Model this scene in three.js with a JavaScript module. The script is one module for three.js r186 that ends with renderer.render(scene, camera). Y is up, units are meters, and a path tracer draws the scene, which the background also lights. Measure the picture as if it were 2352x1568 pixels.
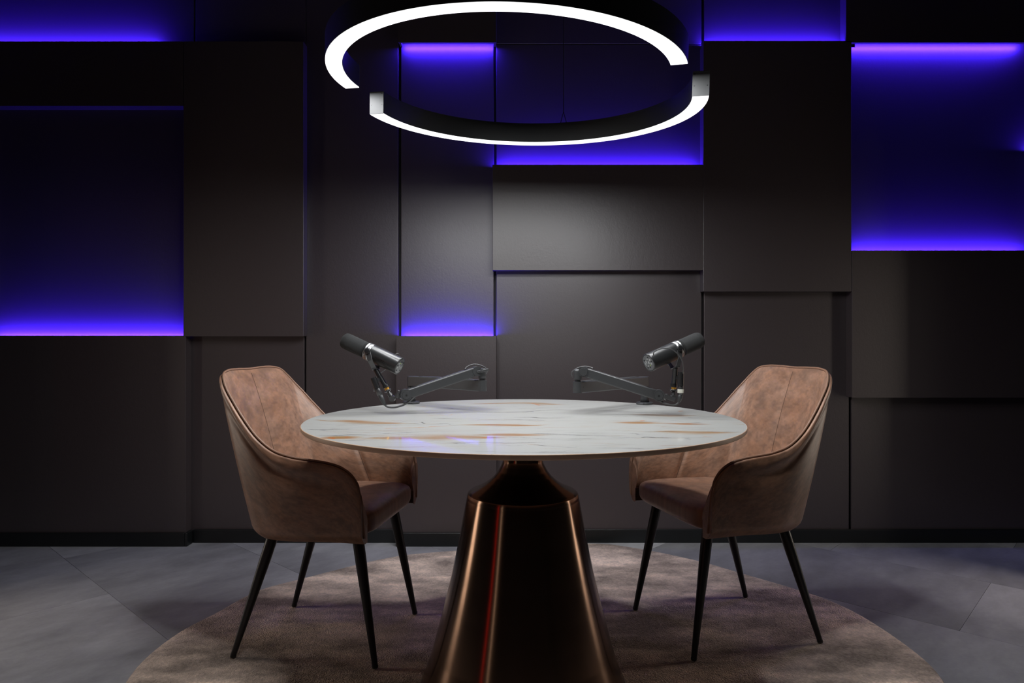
import * as THREE from 'three';
import { RectAreaLightUniformsLib } from 'three/addons/lights/RectAreaLightUniformsLib.js';
import { RoundedBoxGeometry } from 'three/addons/geometries/RoundedBoxGeometry.js';
import { mergeGeometries, mergeVertices, toCreasedNormals } from 'three/addons/utils/BufferGeometryUtils.js';

// ------------------------------------------------------------------ camera, light, exposure
const EYE = 0.978, FOCAL = 1568, HX = 1176, HY = 775;            // eye height in metres; focal length and horizon in pixels of the 2352 x 1568 frame
const scene = new THREE.Scene();
scene.background = new THREE.Color(0x000000);
const camera = new THREE.PerspectiveCamera(2 * Math.atan(784 / FOCAL) * 180 / Math.PI, 1.5, 0.05, 60);
camera.position.set(0, EYE, 0);
camera.lookAt(0, EYE, -1);
camera.setViewOffset(2352, 1568, 0, 784 - HY, 2352, 1568);
const renderer = new THREE.WebGLRenderer({ antialias: true });
renderer.toneMapping = THREE.LinearToneMapping;
renderer.toneMappingExposure = 1.0;
renderer.shadowMap.enabled = true;
RectAreaLightUniformsLib.init();
const RING_RADIANCE = 94, RING_COLOR = new THREE.Color().setRGB(0.98, 0.99, 1);
const LED_RADIANCE = 960, LED_COLOR = new THREE.Color().setRGB(0.047, 0.014, 1);
const SOFT_RADIANCE = 3.8, SOFT_COLOR = new THREE.Color().setRGB(1, 0.86, 0.72);

// ------------------------------------------------------------------ helpers
const V = (x, y, z) => new THREE.Vector3(x, y, z);
const at = (px, py, depth) => V((px - HX) * depth / FOCAL, EYE - (py - HY) * depth / FOCAL, -depth);
let seed = 7;
const rnd = () => { seed = (seed * 1664525 + 1013904223) >>> 0; return seed / 4294967296; };
const clamp = THREE.MathUtils.clamp, lerp = THREE.MathUtils.lerp, smooth = THREE.MathUtils.smoothstep;
const taken = new Map();
function numbered(name) { const n = taken.get(name) ?? 0; taken.set(name, n + 1); return n ? name + '_' + String(n).padStart(3, '0') : name; }
function shade(o) { o.castShadow = true; o.receiveShadow = true; return o; }
function mesh(name, geometry, material, parent) {
  const m = shade(new THREE.Mesh(Array.isArray(geometry) ? merge(geometry) : geometry, material));
  m.name = name; parent.add(m); return m;
}
function merge(list) {
  return mergeGeometries(list.map((g) => { const h = g.index ? g.toNonIndexed() : g.clone(); for (const k of Object.keys(h.attributes)) if (!['position', 'normal', 'uv'].includes(k)) h.deleteAttribute(k); return h; }));
}
function thing(name, label, category, p = V(0, 0, 0), turn = 0, group) {
  const o = new THREE.Group(); o.name = numbered(name); o.position.copy(p); o.rotation.y = turn;
  o.userData = { label, category }; if (group) o.userData.group = group; scene.add(o); return o;
}
function structure(name, label, category) {
  const o = new THREE.Group(); o.name = name; o.userData = { label, category, kind: 'structure' }; scene.add(o); return o;
}
const UP = V(0, 1, 0);
function aim(g, a, b) {                                            // geometry along +y from 0 to 1 length is laid from a to b
  const d = b.clone().sub(a), q = new THREE.Quaternion().setFromUnitVectors(UP, d.clone().normalize());
  return g.applyQuaternion(q).translate(a.x, a.y, a.z);
}
function rod(a, b, r0, r1 = r0, seg = 20) { const l = a.distanceTo(b); return aim(new THREE.CylinderGeometry(r1, r0, l, seg).translate(0, l / 2, 0), a, b); }
function latheBetween(a, b, profile, seg = 40) { return aim(new THREE.LatheGeometry(profile.map(([r, y]) => new THREE.Vector2(r, y)), seg), a, b); }
function tube(points, r, seg = 60, around = 10) { return new THREE.TubeGeometry(new THREE.CatmullRomCurve3(points), seg, r, around); }
function box(w, h, d, r = 0.002) { return new RoundedBoxGeometry(w, h, d, 2, Math.min(r, w / 2.01, h / 2.01, d / 2.01)); }
function beam(a, b, w, h, r, over = 0) {                           // a bar with upright section from a to b
  const d = b.clone().sub(a), l = d.length() + 2 * over, x = d.clone().normalize(), z = x.clone().cross(UP).normalize(), y = z.clone().cross(x);
  const m = new THREE.Matrix4().makeBasis(x, y, z).setPosition(a.clone().add(b).multiplyScalar(0.5));
  return new RoundedBoxGeometry(l, h, w, 3, r).applyMatrix4(m);
}
function metreUv(g) {                                              // flat uv in metres by the way each face points
  g = g.index ? g.toNonIndexed() : g; const p = g.attributes.position, n = g.attributes.normal, uv = new Float32Array(p.count * 2);
  for (let i = 0; i < p.count; i++) {
    const ax = Math.abs(n.getX(i)), ay = Math.abs(n.getY(i)), az = Math.abs(n.getZ(i));
    const [u, v] = az >= ax && az >= ay ? [p.getX(i), p.getY(i)] : ax >= ay ? [p.getZ(i), p.getY(i)] : [p.getX(i), p.getZ(i)];
    uv[2 * i] = u; uv[2 * i + 1] = v;
  }
  return g.setAttribute('uv', new THREE.BufferAttribute(uv, 2));
}
function gridSurface(nu, nv, f, flip = false) {                    // f(i, j) -> [Vector3, u, v]
  const pos = [], uv = [], idx = [];
  for (let j = 0; j <= nv; j++) for (let i = 0; i <= nu; i++) { const [p, u, v] = f(i / nu, j / nv); pos.push(p.x, p.y, p.z); uv.push(u, v); }
  for (let j = 0; j < nv; j++) for (let i = 0; i < nu; i++) {
    const a = j * (nu + 1) + i, b = a + 1, c = a + nu + 1, d = c + 1;
    flip ? idx.push(a, b, c, b, d, c) : idx.push(a, c, b, b, c, d);
  }
  const g = new THREE.BufferGeometry();
  g.setAttribute('position', new THREE.Float32BufferAttribute(pos, 3)); g.setAttribute('uv', new THREE.Float32BufferAttribute(uv, 2));
  g.setIndex(idx); g.computeVertexNormals(); return g;
}
// tiling noise
function lattice(n, s) { const a = new Float32Array(n * n); let k = s >>> 0; for (let i = 0; i < a.length; i++) { k = (k * 1664525 + 1013904223) >>> 0; a[i] = k / 4294967296; } return a; }
function noiseField(size, octaves, s) {                            // octaves: [cellsX, cellsY, weight]
  const out = new Float32Array(size * size); let total = 0;
  octaves.forEach(([cx, cy, w], o) => {
    const n = Math.max(cx, cy), L = lattice(n, s + o * 977); total += w;
    for (let y = 0; y < size; y++) {
      const fy = y / size * cy, y0 = Math.floor(fy), ty = fy - y0, sy = ty * ty * (3 - 2 * ty), ya = y0 % cy, yb = (y0 + 1) % cy;
      for (let x = 0; x < size; x++) {
        const fx = x / size * cx, x0 = Math.floor(fx), tx = fx - x0, sx = tx * tx * (3 - 2 * tx), xa = x0 % cx, xb = (x0 + 1) % cx;
        out[y * size + x] += w * lerp(lerp(L[ya * n + xa], L[ya * n + xb], sx), lerp(L[yb * n + xa], L[yb * n + xb], sx), sy);
      }
    }
  });
  for (let i = 0; i < out.length; i++) out[i] /= total;
  return out;
}
function texture(size, pixel, srgb, repeat = 1) {
  const d = new Uint8Array(size * size * 4);
  for (let i = 0; i < size * size; i++) { const c = pixel(i); d[4 * i] = clamp(c[0], 0, 255); d[4 * i + 1] = clamp(c[1], 0, 255); d[4 * i + 2] = clamp(c[2], 0, 255); d[4 * i + 3] = 255; }
  const t = new THREE.DataTexture(d, size, size); t.wrapS = t.wrapT = THREE.RepeatWrapping; t.magFilter = THREE.LinearFilter; t.minFilter = THREE.LinearMipmapLinearFilter;
  if (srgb) t.colorSpace = THREE.SRGBColorSpace; t.repeat.set(repeat, repeat); t.needsUpdate = true; return t;
}
const grey = (f, lo = 0, hi = 255) => (i) => { const v = lerp(lo, hi, f[i]); return [v, v, v]; };
const contrast = (f, k) => f.map((v) => clamp((v - 0.5) * k + 0.5, 0, 1));

// ------------------------------------------------------------------ materials
const std = (o) => new THREE.MeshStandardMaterial(o), phy = (o) => new THREE.MeshPhysicalMaterial(o);
const lin = (r, g, b) => new THREE.Color().setRGB(r, g, b);
const rollerBump = texture(1024, grey(noiseField(1024, [[24, 16, 0.25], [90, 60, 0.4], [240, 170, 0.5]], 11)), false, 1 / 0.9);
const paint = phy({ name: 'dark_wall_paint', color: lin(0.038, 0.0285, 0.0312), roughness: 0.43, ior: 1.74, bumpMap: rollerBump, bumpScale: 0.00026 });
const shellPaint = std({ name: 'black_room_paint', color: lin(0.03, 0.028, 0.03), roughness: 0.8 });
const baseboardPaint = std({ name: 'black_baseboard', color: lin(0.005, 0.006, 0.0065), roughness: 0.4 });
const tileNoise = noiseField(1024, [[3, 7, 1], [7, 15, 0.8], [18, 40, 0.5], [60, 110, 0.3], [200, 240, 0.2]], 41);
const tileMap = texture(1024, (i) => { const v = 138 + (tileNoise[i] - 0.5) * 66; return [v, v * 1.0, v * 1.025]; }, true, 1 / 1.3);
const tileMats = [0.84, 1, 1.08, 0.92, 1.15].map((k, i) => std({ name: 'grey_vinyl_tile_' + 'abcde'[i], color: lin(k, k, k), map: tileMap, roughness: 0.42, bumpMap: texture(256, grey(noiseField(256, [[40, 60, 1], [120, 128, 0.6]], 5 + i)), false, 1 / 0.3), bumpScale: 0.0002 }));
const groutMat = std({ name: 'dark_floor_joint', color: lin(0.09, 0.09, 0.095), roughness: 0.9 });
const black = std({ name: 'satin_black_metal', color: lin(0.012, 0.012, 0.013), roughness: 0.4, metalness: 0.3 });
const armGrey = std({ name: 'anthracite_metal', color: lin(0.04, 0.0415, 0.044), roughness: 0.42, metalness: 0.2 });
const plasticBlack = std({ name: 'black_plastic', color: lin(0.01, 0.01, 0.011), roughness: 0.35 });
const chrome = std({ name: 'polished_steel', color: lin(0.3, 0.3, 0.305), roughness: 0.34, metalness: 1 });
const gold = std({ name: 'brass_thread', color: lin(0.8, 0.42, 0.07), roughness: 0.28, metalness: 0.7 });
const cableMat = std({ name: 'grey_cable_jacket', color: lin(0.06, 0.06, 0.063), roughness: 0.45 });

// ------------------------------------------------------------------ the room
const W = 3.05, REAR = 2.6, TOP = 2.95, DF = 3.207, DB = 3.265;    // half width, wall behind the camera, ceiling; depth of the front and the back plane of the panelled wall
const wallBack = structure('wall_back', 'dark panelled wall of raised and recessed rectangles with violet backlight', 'wall');
mesh('backing', metreUv(new THREE.BoxGeometry(2 * W + 0.3, TOP + 0.1, 0.15).translate(0, TOP / 2, -(DB + 0.03 + 0.075))), shellPaint, wallBack);
const X = (px, d) => (px - HX) * d / FOCAL, Y = (py, d) => Math.max(0, EYE - (py - HY) * d / FOCAL);
function slab(x0, x1, y0, y1, d0, d1) {                            // world metres: x, height, depth
  return metreUv(box(x1 - x0, y1 - y0, d1 - d0, 0.0025).translate((x0 + x1) / 2, (y0 + y1) / 2, -(d0 + d1) / 2));
}
function backPanel(px0, px1, py0, py1) {
  const x0 = Math.max(-W, X(px0, DB)), x1 = Math.min(W, X(px1, DB)), y0 = Y(py1, DB), y1 = Math.min(TOP, Y(py0, DB));
  mesh('panel', slab(x0, x1, y0, y1, DB, DB + 0.03), paint, wallBack);
}
// a raised panel; where a light strip runs along its top or bottom edge a thin lip hides the strip's channel
const LIP = 0.011, CHANNEL = 0.016;
function frontPanel(px0, px1, py0, py1, top = false, bottom = false) {
  const x0 = Math.max(-W, X(px0, DF)), x1 = Math.min(W, X(px1, DF)), y0 = Y(py1, DF), y1 = Math.min(TOP, Y(py0, DF));
  const yt = y1 - (top ? CHANNEL : 0), yb = y0 + (bottom ? CHANNEL : 0), P = [[DF, y0], [DF, y1]];
  if (top) P.push([DF + LIP, y1], [DF + LIP, yt]);
  P.push([DB, yt], [DB, yb]);
  if (bottom) P.push([DF + LIP, yb], [DF + LIP, y0]);
  const c = 0.0018, shape = new THREE.Shape(P.map(([d, y]) => new THREE.Vector2(d, y)));
  const g = new THREE.ExtrudeGeometry(shape, { depth: x1 - x0 - 2 * c, bevelEnabled: true, bevelThickness: c, bevelSize: c, bevelOffset: -c, bevelSegments: 2 });
  const m = new THREE.Matrix4().makeBasis(V(0, 0, -1), V(0, 1, 0), V(1, 0, 0)).setPosition(x0 + c, 0, 0);   // depth -> -z, extrusion -> +x
  const parts = [metreUv(g.applyMatrix4(m))];
  if (top || bottom) for (const a of [x0 + 0.002, x1 - 0.013]) parts.push(slab(a, a + 0.011, top ? yt - 0.002 : y0 + 0.001, top ? y1 - 0.001 : yb + 0.002, DF + LIP - 0.002, DB - 0.002));
  mesh('panel', parts, paint, wallBack);
  return { x0, x1, y0, y1 };
}
const FLOOR_PX = 1800;
backPanel(-600, 446, -300, 112); backPanel(449, 702, -300, 112);
backPanel(-600, 432, 225, 800);
backPanel(425, 699, 755, FLOOR_PX); backPanel(703, 915, -300, FLOOR_PX);
backPanel(921, 1134, 60, FLOOR_PX);
backPanel(1140, 1611, -300, 100.5); backPanel(1140, 1611, 102, FLOOR_PX);
backPanel(1617, 1965, -300, 110); backPanel(1617, 1950, 640, FLOOR_PX);
backPanel(1935, 2700, 80, 600); backPanel(1956, 2700, 880, FLOOR_PX);
const pA1 = frontPanel(-600, 420, 95, 243, true);
frontPanel(-600, -45, 243.5, 770);
const pA2 = frontPanel(-600, 426, 770.5, FLOOR_PX, true);
frontPanel(421, 697, 95, 772);
const pD1 = frontPanel(910, 1140, 771, FLOOR_PX, true);
const pD2 = frontPanel(914, 1140, -300, 97, false, true);
const pE1 = frontPanel(1131, 1615, 378, 620, true);
const pF1 = frontPanel(1615.5, 1956, 94, 669, true);
const pG1 = frontPanel(1943, 2700, -300, 97, false, true);
const pG2 = frontPanel(1957, 2700, 575, 913, true);
const pR1 = frontPanel(2376, 2700, 340, 574.5, true);

function baseboard(side, x0, x1, plane) {
  const h = 0.064, g = metreUv(box(x1 - x0, h, 0.014, 0.003).translate((x0 + x1) / 2, h / 2, -(plane - 0.0072)));
  const o = structure('baseboard_' + side, 'black baseboard along the foot of the panelled wall', 'baseboard'); mesh('board', g, baseboardPaint, o); return o;
}
const edgeA = X(426, DF), edgeD0 = X(910, DF), edgeD1 = X(1140, DF);
baseboard('back_left', -W + 0.002, edgeA, DF);
mesh('return_board', box(0.014, 0.064, DB - DF, 0.003).translate(edgeA + 0.0072, 0.032, -(DF + DB) / 2 + 0.0142), baseboardPaint, scene.getObjectByName('baseboard_back_left'));
baseboard('back_recess', edgeA + 0.015, edgeD0 - 0.001, DB);
baseboard('back_middle', edgeD0, edgeD1, DF);
baseboard('back_right', edgeD1 + 0.001, W - 0.002, DB);

function flat(name, label, cat, w, h, d, x, y, z) { const o = shade(new THREE.Mesh(metreUv(new THREE.BoxGeometry(w, h, d)), shellPaint)); o.name = name; o.position.set(x, y, z); o.userData = { label, category: cat, kind: 'structure' }; scene.add(o); return o; }
const LEN = REAR + DB + 0.03;
flat('wall_left', 'plain black side wall beside the panelled wall', 'wall', 0.15, TOP + 0.1, LEN, -W - 0.075, TOP / 2, (REAR - DB - 0.03) / 2);
flat('wall_right', 'plain black side wall past the violet recess', 'wall', 0.15, TOP + 0.1, LEN, W + 0.075, TOP / 2, (REAR - DB - 0.03) / 2);
flat('wall_front', 'plain black wall behind the camera', 'wall', 2 * W + 0.3, TOP + 0.1, 0.15, 0, TOP / 2, REAR + 0.075);
flat('ceiling', 'black ceiling above the ring lamp', 'ceiling', 2 * W + 0.3, 0.15, LEN + 0.3, 0, TOP + 0.075 + 0.05, (REAR - DB - 0.03) / 2);

// floor of large tiles laid at 45 degrees
const floor = structure('floor', 'grey concrete look vinyl tile floor laid diagonally', 'floor');
mesh('subfloor', new THREE.BoxGeometry(2 * W + 0.3, 0.1, LEN + 0.3).translate(0, -0.054, (REAR - DB - 0.03) / 2), groutMat, floor);
{
  const A = Math.atan2(0.786, 0.84), ex = [Math.cos(A), -Math.sin(A)], ey = [Math.sin(A), Math.cos(A)], ox = -1.985, od = 3.025, TL = 1.22, TW = 0.61, J = 0.0007;
  const clip = (poly, inside, cut) => { const out = []; poly.forEach((p, i) => { const q = poly[(i + 1) % poly.length]; if (inside(p)) out.push(p); if (inside(p) !== inside(q)) out.push(cut(p, q)); }); return out; };
  const lim = [[0, -W, 1], [0, W, -1], [1, -REAR, 1], [1, DB, -1]];
  for (let r = -9; r < 10; r++) for (let c = -6; c < 7; c++) {
    const off = (((r % 2) + 2) % 2) * TL / 2;
    let poly = [[c * TL + off + J, r * TW + J], [(c + 1) * TL + off - J, r * TW + J], [(c + 1) * TL + off - J, (r + 1) * TW - J], [c * TL + off + J, (r + 1) * TW - J]].map(([a, b]) => [ox + a * ex[0] + b * ey[0], od + a * ex[1] + b * ey[1]]);
    for (const [k, v, s] of lim) poly = poly.length ? clip(poly, (p) => (p[k] - v) * s >= 0, (p, q) => { const t = (v - p[k]) / (q[k] - p[k]); return [p[0] + (q[0] - p[0]) * t, p[1] + (q[1] - p[1]) * t]; }) : poly;
    if (poly.length < 3) continue;
    const sh = new THREE.Shape(poly.map(([x, d]) => new THREE.Vector2(x, d)));
    const g = new THREE.ExtrudeGeometry(sh, { depth: 0.004, bevelEnabled: false }).rotateX(-Math.PI / 2).translate(0, -0.004, 0), p = g.attributes.position, uv = g.attributes.uv, ju = rnd() * 9, jv = rnd() * 9;
    for (let i = 0; i < p.count; i++) { const a = p.getX(i) * ex[0] - p.getZ(i) * ex[1], b = p.getX(i) * ey[0] - p.getZ(i) * ey[1]; uv.setXY(i, b + ju, a + jv); }
    mesh('tile', g, tileMats[Math.floor(rnd() * 5)], floor);
  }
}

// ------------------------------------------------------------------ violet light strips in the panel channels
const ledGlow = std({ name: 'violet_led_glow', color: lin(0.02, 0.02, 0.02), emissive: LED_COLOR, emissiveIntensity: 3, roughness: 0.5 });
const ledBack = std({ name: 'white_led_tape', color: lin(0.4, 0.4, 0.42), roughness: 0.6 });
function ledStrip(x0, x1, edge, dir, label, power = 1) {            // dir 1: lies in a channel on a top edge and shines up; -1: hangs in a bottom edge and shines down
  const w = 0.010, y = edge - dir * (CHANNEL - 0.005), d = DF + LIP + 0.007, l = x1 - x0, tilt = 0.95;
  const o = thing('led_strip', label, 'led strip', V((x0 + x1) / 2, y, -d), 0, 'violet light strips in the wall panels');
  const n = V(0, dir * Math.cos(tilt), -Math.sin(tilt));            // towards the back plane
  const q = new THREE.Quaternion().setFromUnitVectors(V(0, 0, -1), n);
  mesh('tape', new THREE.BoxGeometry(l, w, 0.0015).applyQuaternion(q), ledBack, o);
  mesh('glow', new THREE.BoxGeometry(l - 0.004, w * 0.7, 0.0012).translate(0, 0, -0.0014).applyQuaternion(q), ledGlow, o);
  const L = new THREE.RectAreaLight(LED_COLOR, LED_RADIANCE * power, l - 0.004, w * 0.7);
  L.quaternion.copy(q); L.position.copy(n).multiplyScalar(0.0026); o.add(L);
}
ledStrip(-W + 0.03, X(352, DF), pA1.y1, 1, 'violet light strip near the ceiling that ends partway along its panel');
ledStrip(X(-40, DF), X(418, DF), pA2.y1, 1, 'violet light strip at the foot of the tall recess lit only there');
ledStrip(X(920, DF), X(1134, DF), pD1.y1, 1, 'violet light strip above the low middle panel behind the microphone');
ledStrip(X(922, DF), X(1134, DF), pD2.y0, -1, 'violet light strip shining down at the head of the middle recess', 0.5);
ledStrip(X(1140, DF), X(1607, DF), pE1.y1, 1, 'violet light strip along the top of the wide grey middle panel');
ledStrip(X(1622, DF), X(1940, DF), pF1.y1, 1, 'violet light strip at the foot of the small recess near the ceiling');
ledStrip(X(1964, DF), X(2366, DF), pG1.y0, -1, 'violet light strip shining down at the head of the large recess lit from both ends', 0.5);
ledStrip(X(1964, DF), X(2372, DF), pG2.y1, 1, 'violet light strip at the foot of the large recess lit from both ends');
ledStrip(X(2384, DF), W - 0.02, pR1.y1, 1, 'violet light strip above the narrow panel against the side wall', 0.7);

// ------------------------------------------------------------------ half ring lamps
const housingMat = std({ name: 'black_lamp_housing', color: lin(0.012, 0.013, 0.014), roughness: 0.4 });
const capMat = std({ name: 'brushed_aluminium_cap', color: lin(0.06, 0.062, 0.064), roughness: 0.55, metalness: 0.2 });
const diffuserMat = std({ name: 'lit_diffuser', color: lin(0.8, 0.8, 0.8), emissive: RING_COLOR, emissiveIntensity: 1.3, roughness: 0.6 });
const wireMat = std({ name: 'black_suspension_wire', color: lin(0.01, 0.01, 0.01), roughness: 0.5 });
function arcSolid(r0, r1, y0, y1, a0, a1, n = 96) {                 // ring sector, angles measured from +x towards -z
  const s = [[r0, y0], [r1, y0], [r1, y1], [r0, y1]], list = [];
  for (let k = 0; k < 4; k++) {
    const [ra, ya] = s[k], [rb, yb] = s[(k + 1) % 4];
    list.push(gridSurface(n, 1, (u, v) => { const a = lerp(a0, a1, u), r = lerp(ra, rb, v), y = lerp(ya, yb, v); return [V(r * Math.cos(a), y, -r * Math.sin(a)), u * 1.5, v * 0.05]; }, true));
  }
  for (const [a, f] of [[a0, false], [a1, true]]) list.push(gridSurface(1, 1, (u, v) => { const r = lerp(r0, r1, u); return [V(r * Math.cos(a), lerp(y0, y1, v), -r * Math.sin(a)), u, v]; }, f));
  return merge(list);
}
function halfRing(label, cx, cy, cdepth, tx, tz, a0, a1, wires) {
  const RO = 0.5, RI = 0.4545, HH = 0.066, o = thing('half_ring_lamp', label, 'pendant lamp', V(cx, cy, -cdepth), 0, 'half ring pendant lamps');
  // the plane falls tx per metre to the right and rises tz per metre away
  o.quaternion.setFromUnitVectors(UP, V(-tx, 1, tz).normalize());
  mesh('housing', arcSolid(RI, RO, 0.001, HH, a0, a1), housingMat, o);
  const dif = mesh('diffuser', arcSolid(RI + 0.001, RO - 0.001, -0.0015, 0.001, a0, a1), diffuserMat, o);
  for (const [a, s] of [[a0, -1], [a1, 1]]) {
    const mid = (RI + RO) / 2, m = new THREE.Matrix4().makeRotationY(a).multiply(new THREE.Matrix4().makeTranslation(mid, HH / 2, -s * 0.0012));
    const cap = mesh('end_cap', box(RO - RI, HH + 0.001, 0.0024, 0.0006).applyMatrix4(m), capMat, o);
    for (const [dx, dy] of [[-0.017, 0.026], [-0.017, -0.006], [0.017, -0.006]]) {
      const sm = new THREE.Matrix4().makeRotationY(a).multiply(new THREE.Matrix4().makeTranslation(mid + dx, HH / 2 + dy, -s * 0.0026));
      mesh('screw', new THREE.CylinderGeometry(0.0017, 0.0017, 0.0012, 12).rotateX(Math.PI / 2).applyMatrix4(sm), black, cap);
    }
  }
  const inv = o.quaternion.clone().invert();
  for (const a of wires) {
    const p = V(0.477 * Math.cos(a), HH, -0.477 * Math.sin(a)), top = p.clone().applyQuaternion(o.quaternion).add(o.position); top.y = TOP + 0.045;
    const end = top.sub(o.position).applyQuaternion(inv), fork = p.clone().lerp(end, 0.035), tan = V(-Math.sin(a), 0, -Math.cos(a)).multiplyScalar(0.012);
    mesh('suspension_wire', [rod(fork, end, 0.0014, 0.0014, 8), rod(p.clone().add(tan), fork, 0.0012, 0.0012, 8), rod(p.clone().sub(tan), fork, 0.0012, 0.0012, 8)], wireMat, o);
  }
  const N = 18, step = (a1 - a0) / N, r = (RO + RI) / 2;
  for (let i = 0; i < N; i++) {
    const a = a0 + (i + 0.5) * step, L = new THREE.RectAreaLight(RING_COLOR, RING_RADIANCE, 0.040, 2 * r * Math.sin(step / 2) * 0.985);
    L.position.set(r * Math.cos(a), -0.0028, -r * Math.sin(a));
    L.quaternion.setFromRotationMatrix(new THREE.Matrix4().makeBasis(V(Math.cos(a), 0, -Math.sin(a)), V(-Math.sin(a), 0, -Math.cos(a)), UP));
    o.add(L);
  }
  return o;
}
const deg = Math.PI / 180;
halfRing('higher half ring pendant lamp, its end caps turned out of sight', -0.014, EYE + 0.7337, 1.9405, -0.0214, 0.0512, -193 * deg, -18.7 * deg, [-105 * deg]);
halfRing('half ring pendant lamp hanging lower beside the panelled wall, grey end caps showing', 0.0506, EYE + 0.6706, 1.974, -0.0148, 0.0532, -14 * deg, 166.4 * deg, [74 * deg]);

// ------------------------------------------------------------------ studio lights standing outside the picture
const softMat = std({ name: 'softbox_cloth', color: lin(0.8, 0.8, 0.8), emissive: SOFT_COLOR, emissiveIntensity: 1.5, roughness: 0.8 });
function softbox(label, x, depth, face) {                           // face: +1 shines towards +x
  const o = thing('softbox_lamp', label, 'studio lamp', V(x, 0, -depth), face > 0 ? 0 : Math.PI, 'studio softboxes on stands'), w = 0.4, h = 1.3, y = 0.8, dpt = 0.34;
  mesh('diffuser', new THREE.BoxGeometry(0.006, h, w).translate(0, y, 0), softMat, o);
  mesh('hood', [box(dpt, 0.006, w + 0.012, 0.002).translate(dpt / 2 - 0.02, y + h / 2 + 0.004, 0), box(dpt, 0.006, w + 0.012, 0.002).translate(dpt / 2 - 0.02, y - h / 2 - 0.004, 0), box(dpt, h + 0.012, 0.006, 0.002).translate(dpt / 2 - 0.02, y, w / 2 + 0.004), box(dpt, h + 0.012, 0.006, 0.002).translate(dpt / 2 - 0.02, y, -w / 2 - 0.004), box(0.006, h + 0.012, w + 0.012, 0.002).translate(-0.022, y, 0)], black, o);
  mesh('pole', rod(V(-0.045, 0.12, 0), V(-0.045, 1.35, 0), 0.014), black, o);
  for (let i = 0; i < 3; i++) { const a = i * 2.094 + 0.5; mesh('leg', rod(V(-0.045 + 0.3 * Math.cos(a), 0.012, 0.3 * Math.sin(a)), V(-0.045, 0.45, 0), 0.01), black, o); }
  const L = new THREE.RectAreaLight(SOFT_COLOR, SOFT_RADIANCE, w - 0.01, h - 0.01); L.position.set(0.005, y, 0); L.rotation.y = -Math.PI / 2; o.add(L);
}
softbox('tall softbox on a stand behind the armchair that faces the lettered microphone', -2.55, 2.25, 1);
softbox('tall softbox on a stand behind the armchair near the large violet recess', 2.55, 2.55, -1);
function tubeLamp(label, x, depth, colour, power) {
  const o = thing('tube_lamp', label, 'studio lamp', V(x, 0, -depth), Math.atan2(x - 0, -depth + 1.9) + Math.PI, 'upright tube lamps behind the camera');
  const glow = std({ name: 'tube_glow', color: lin(0.1, 0.1, 0.1), emissive: colour, emissiveIntensity: 0.25, roughness: 0.5 });
  mesh('tube', rod(V(0, 0.06, 0), V(0, 1.7, 0), 0.03), glow, o);
  mesh('foot', new THREE.CylinderGeometry(0.12, 0.13, 0.03, 32).translate(0, 0.0152, 0), black, o);
  mesh('end_cap', rod(V(0, 1.7, 0), V(0, 1.74, 0), 0.032), black, o);
  const L = new THREE.RectAreaLight(colour, power, 0.056, 1.62); L.position.set(0, 0.88, 0.032); L.rotation.y = Math.PI; o.add(L);
}
tubeLamp('upright warm white tube lamp behind the camera', -2.2, -0.6, SOFT_COLOR, 2.4);
tubeLamp('upright red tube lamp behind the camera', -2.4, -0.2, lin(1, 0.03, 0.02), 1.6);

// ------------------------------------------------------------------ rug
const TX = 0.0305, TD = 1.9275, RUG = 0.014;
{
  const N1 = noiseField(1024, [[5, 9, 1], [11, 22, 0.9], [26, 50, 0.7], [70, 110, 0.35]], 201), N2 = noiseField(1024, [[256, 256, 1], [512, 512, 1]], 207), C = contrast(N1, 2.3);
  const rugMap = texture(1024, (i) => { const v = 174 + (C[i] - 0.5) * 96 + (N2[i] - 0.5) * 50; return [v * 1.08, v * 0.975, v * 0.895]; }, true, 1 / 1.9);
  const rugMat = phy({ name: 'taupe_viscose_pile', map: rugMap, roughness: 0.95, sheen: 0.5, sheenColor: lin(0.5, 0.47, 0.45), sheenRoughness: 0.5, bumpMap: texture(1024, grey(noiseField(1024, [[200, 200, 0.6], [400, 400, 1]], 233)), false, 1 / 0.8), bumpScale: 0.0045 });
  const cx = 0.069, cd = 2.058;
  const rim = [[-175, 1.168], [172, 1.18], [163, 1.164], [152, 1.18], [143, 1.142], [122, 1.127], [112, 1.104], [74, 1.198], [65, 1.193], [51, 1.168], [40, 1.152], [24, 1.19], [16, 1.194], [1, 1.175], [-7, 1.155], [-40, 1.17], [-90, 1.17], [-140, 1.17]].map(([a, r]) => [((a + 360) % 360), r]).sort((p, q) => p[0] - q[0]);
  const curve = new THREE.CatmullRomCurve3(rim.map(([a, r]) => V(r * Math.cos(a * deg), 0, -r * Math.sin(a * deg))), true);
  const ring = curve.getPoints(240);
  const prof = [[0, 1], [0.2, 1], [0.4, 1], [0.6, 1], [0.75, 1], [0.88, 1], [0.95, 1], [0.985, 0.97], [0.995, 0.8], [1.0, 0.5], [0.999, 0]];
  const g = gridSurface(240, prof.length - 1, (u, v) => {
    const [k, h] = prof[Math.round(v * (prof.length - 1))], p = ring[Math.round(u * 240)];
    const wob = (Math.sin(p.x * k * 9 + 1) * Math.sin(p.z * k * 7)) * 0.0;
    return [V(p.x * k, h * RUG + wob, p.z * k), p.x * k, p.z * k];
  }, true);
  const o = thing('round_rug', 'round taupe grey velvety rug under the table and both chairs', 'rug', V(cx, 0, -cd));
  mesh('pile', g, rugMat, o);
}

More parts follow.
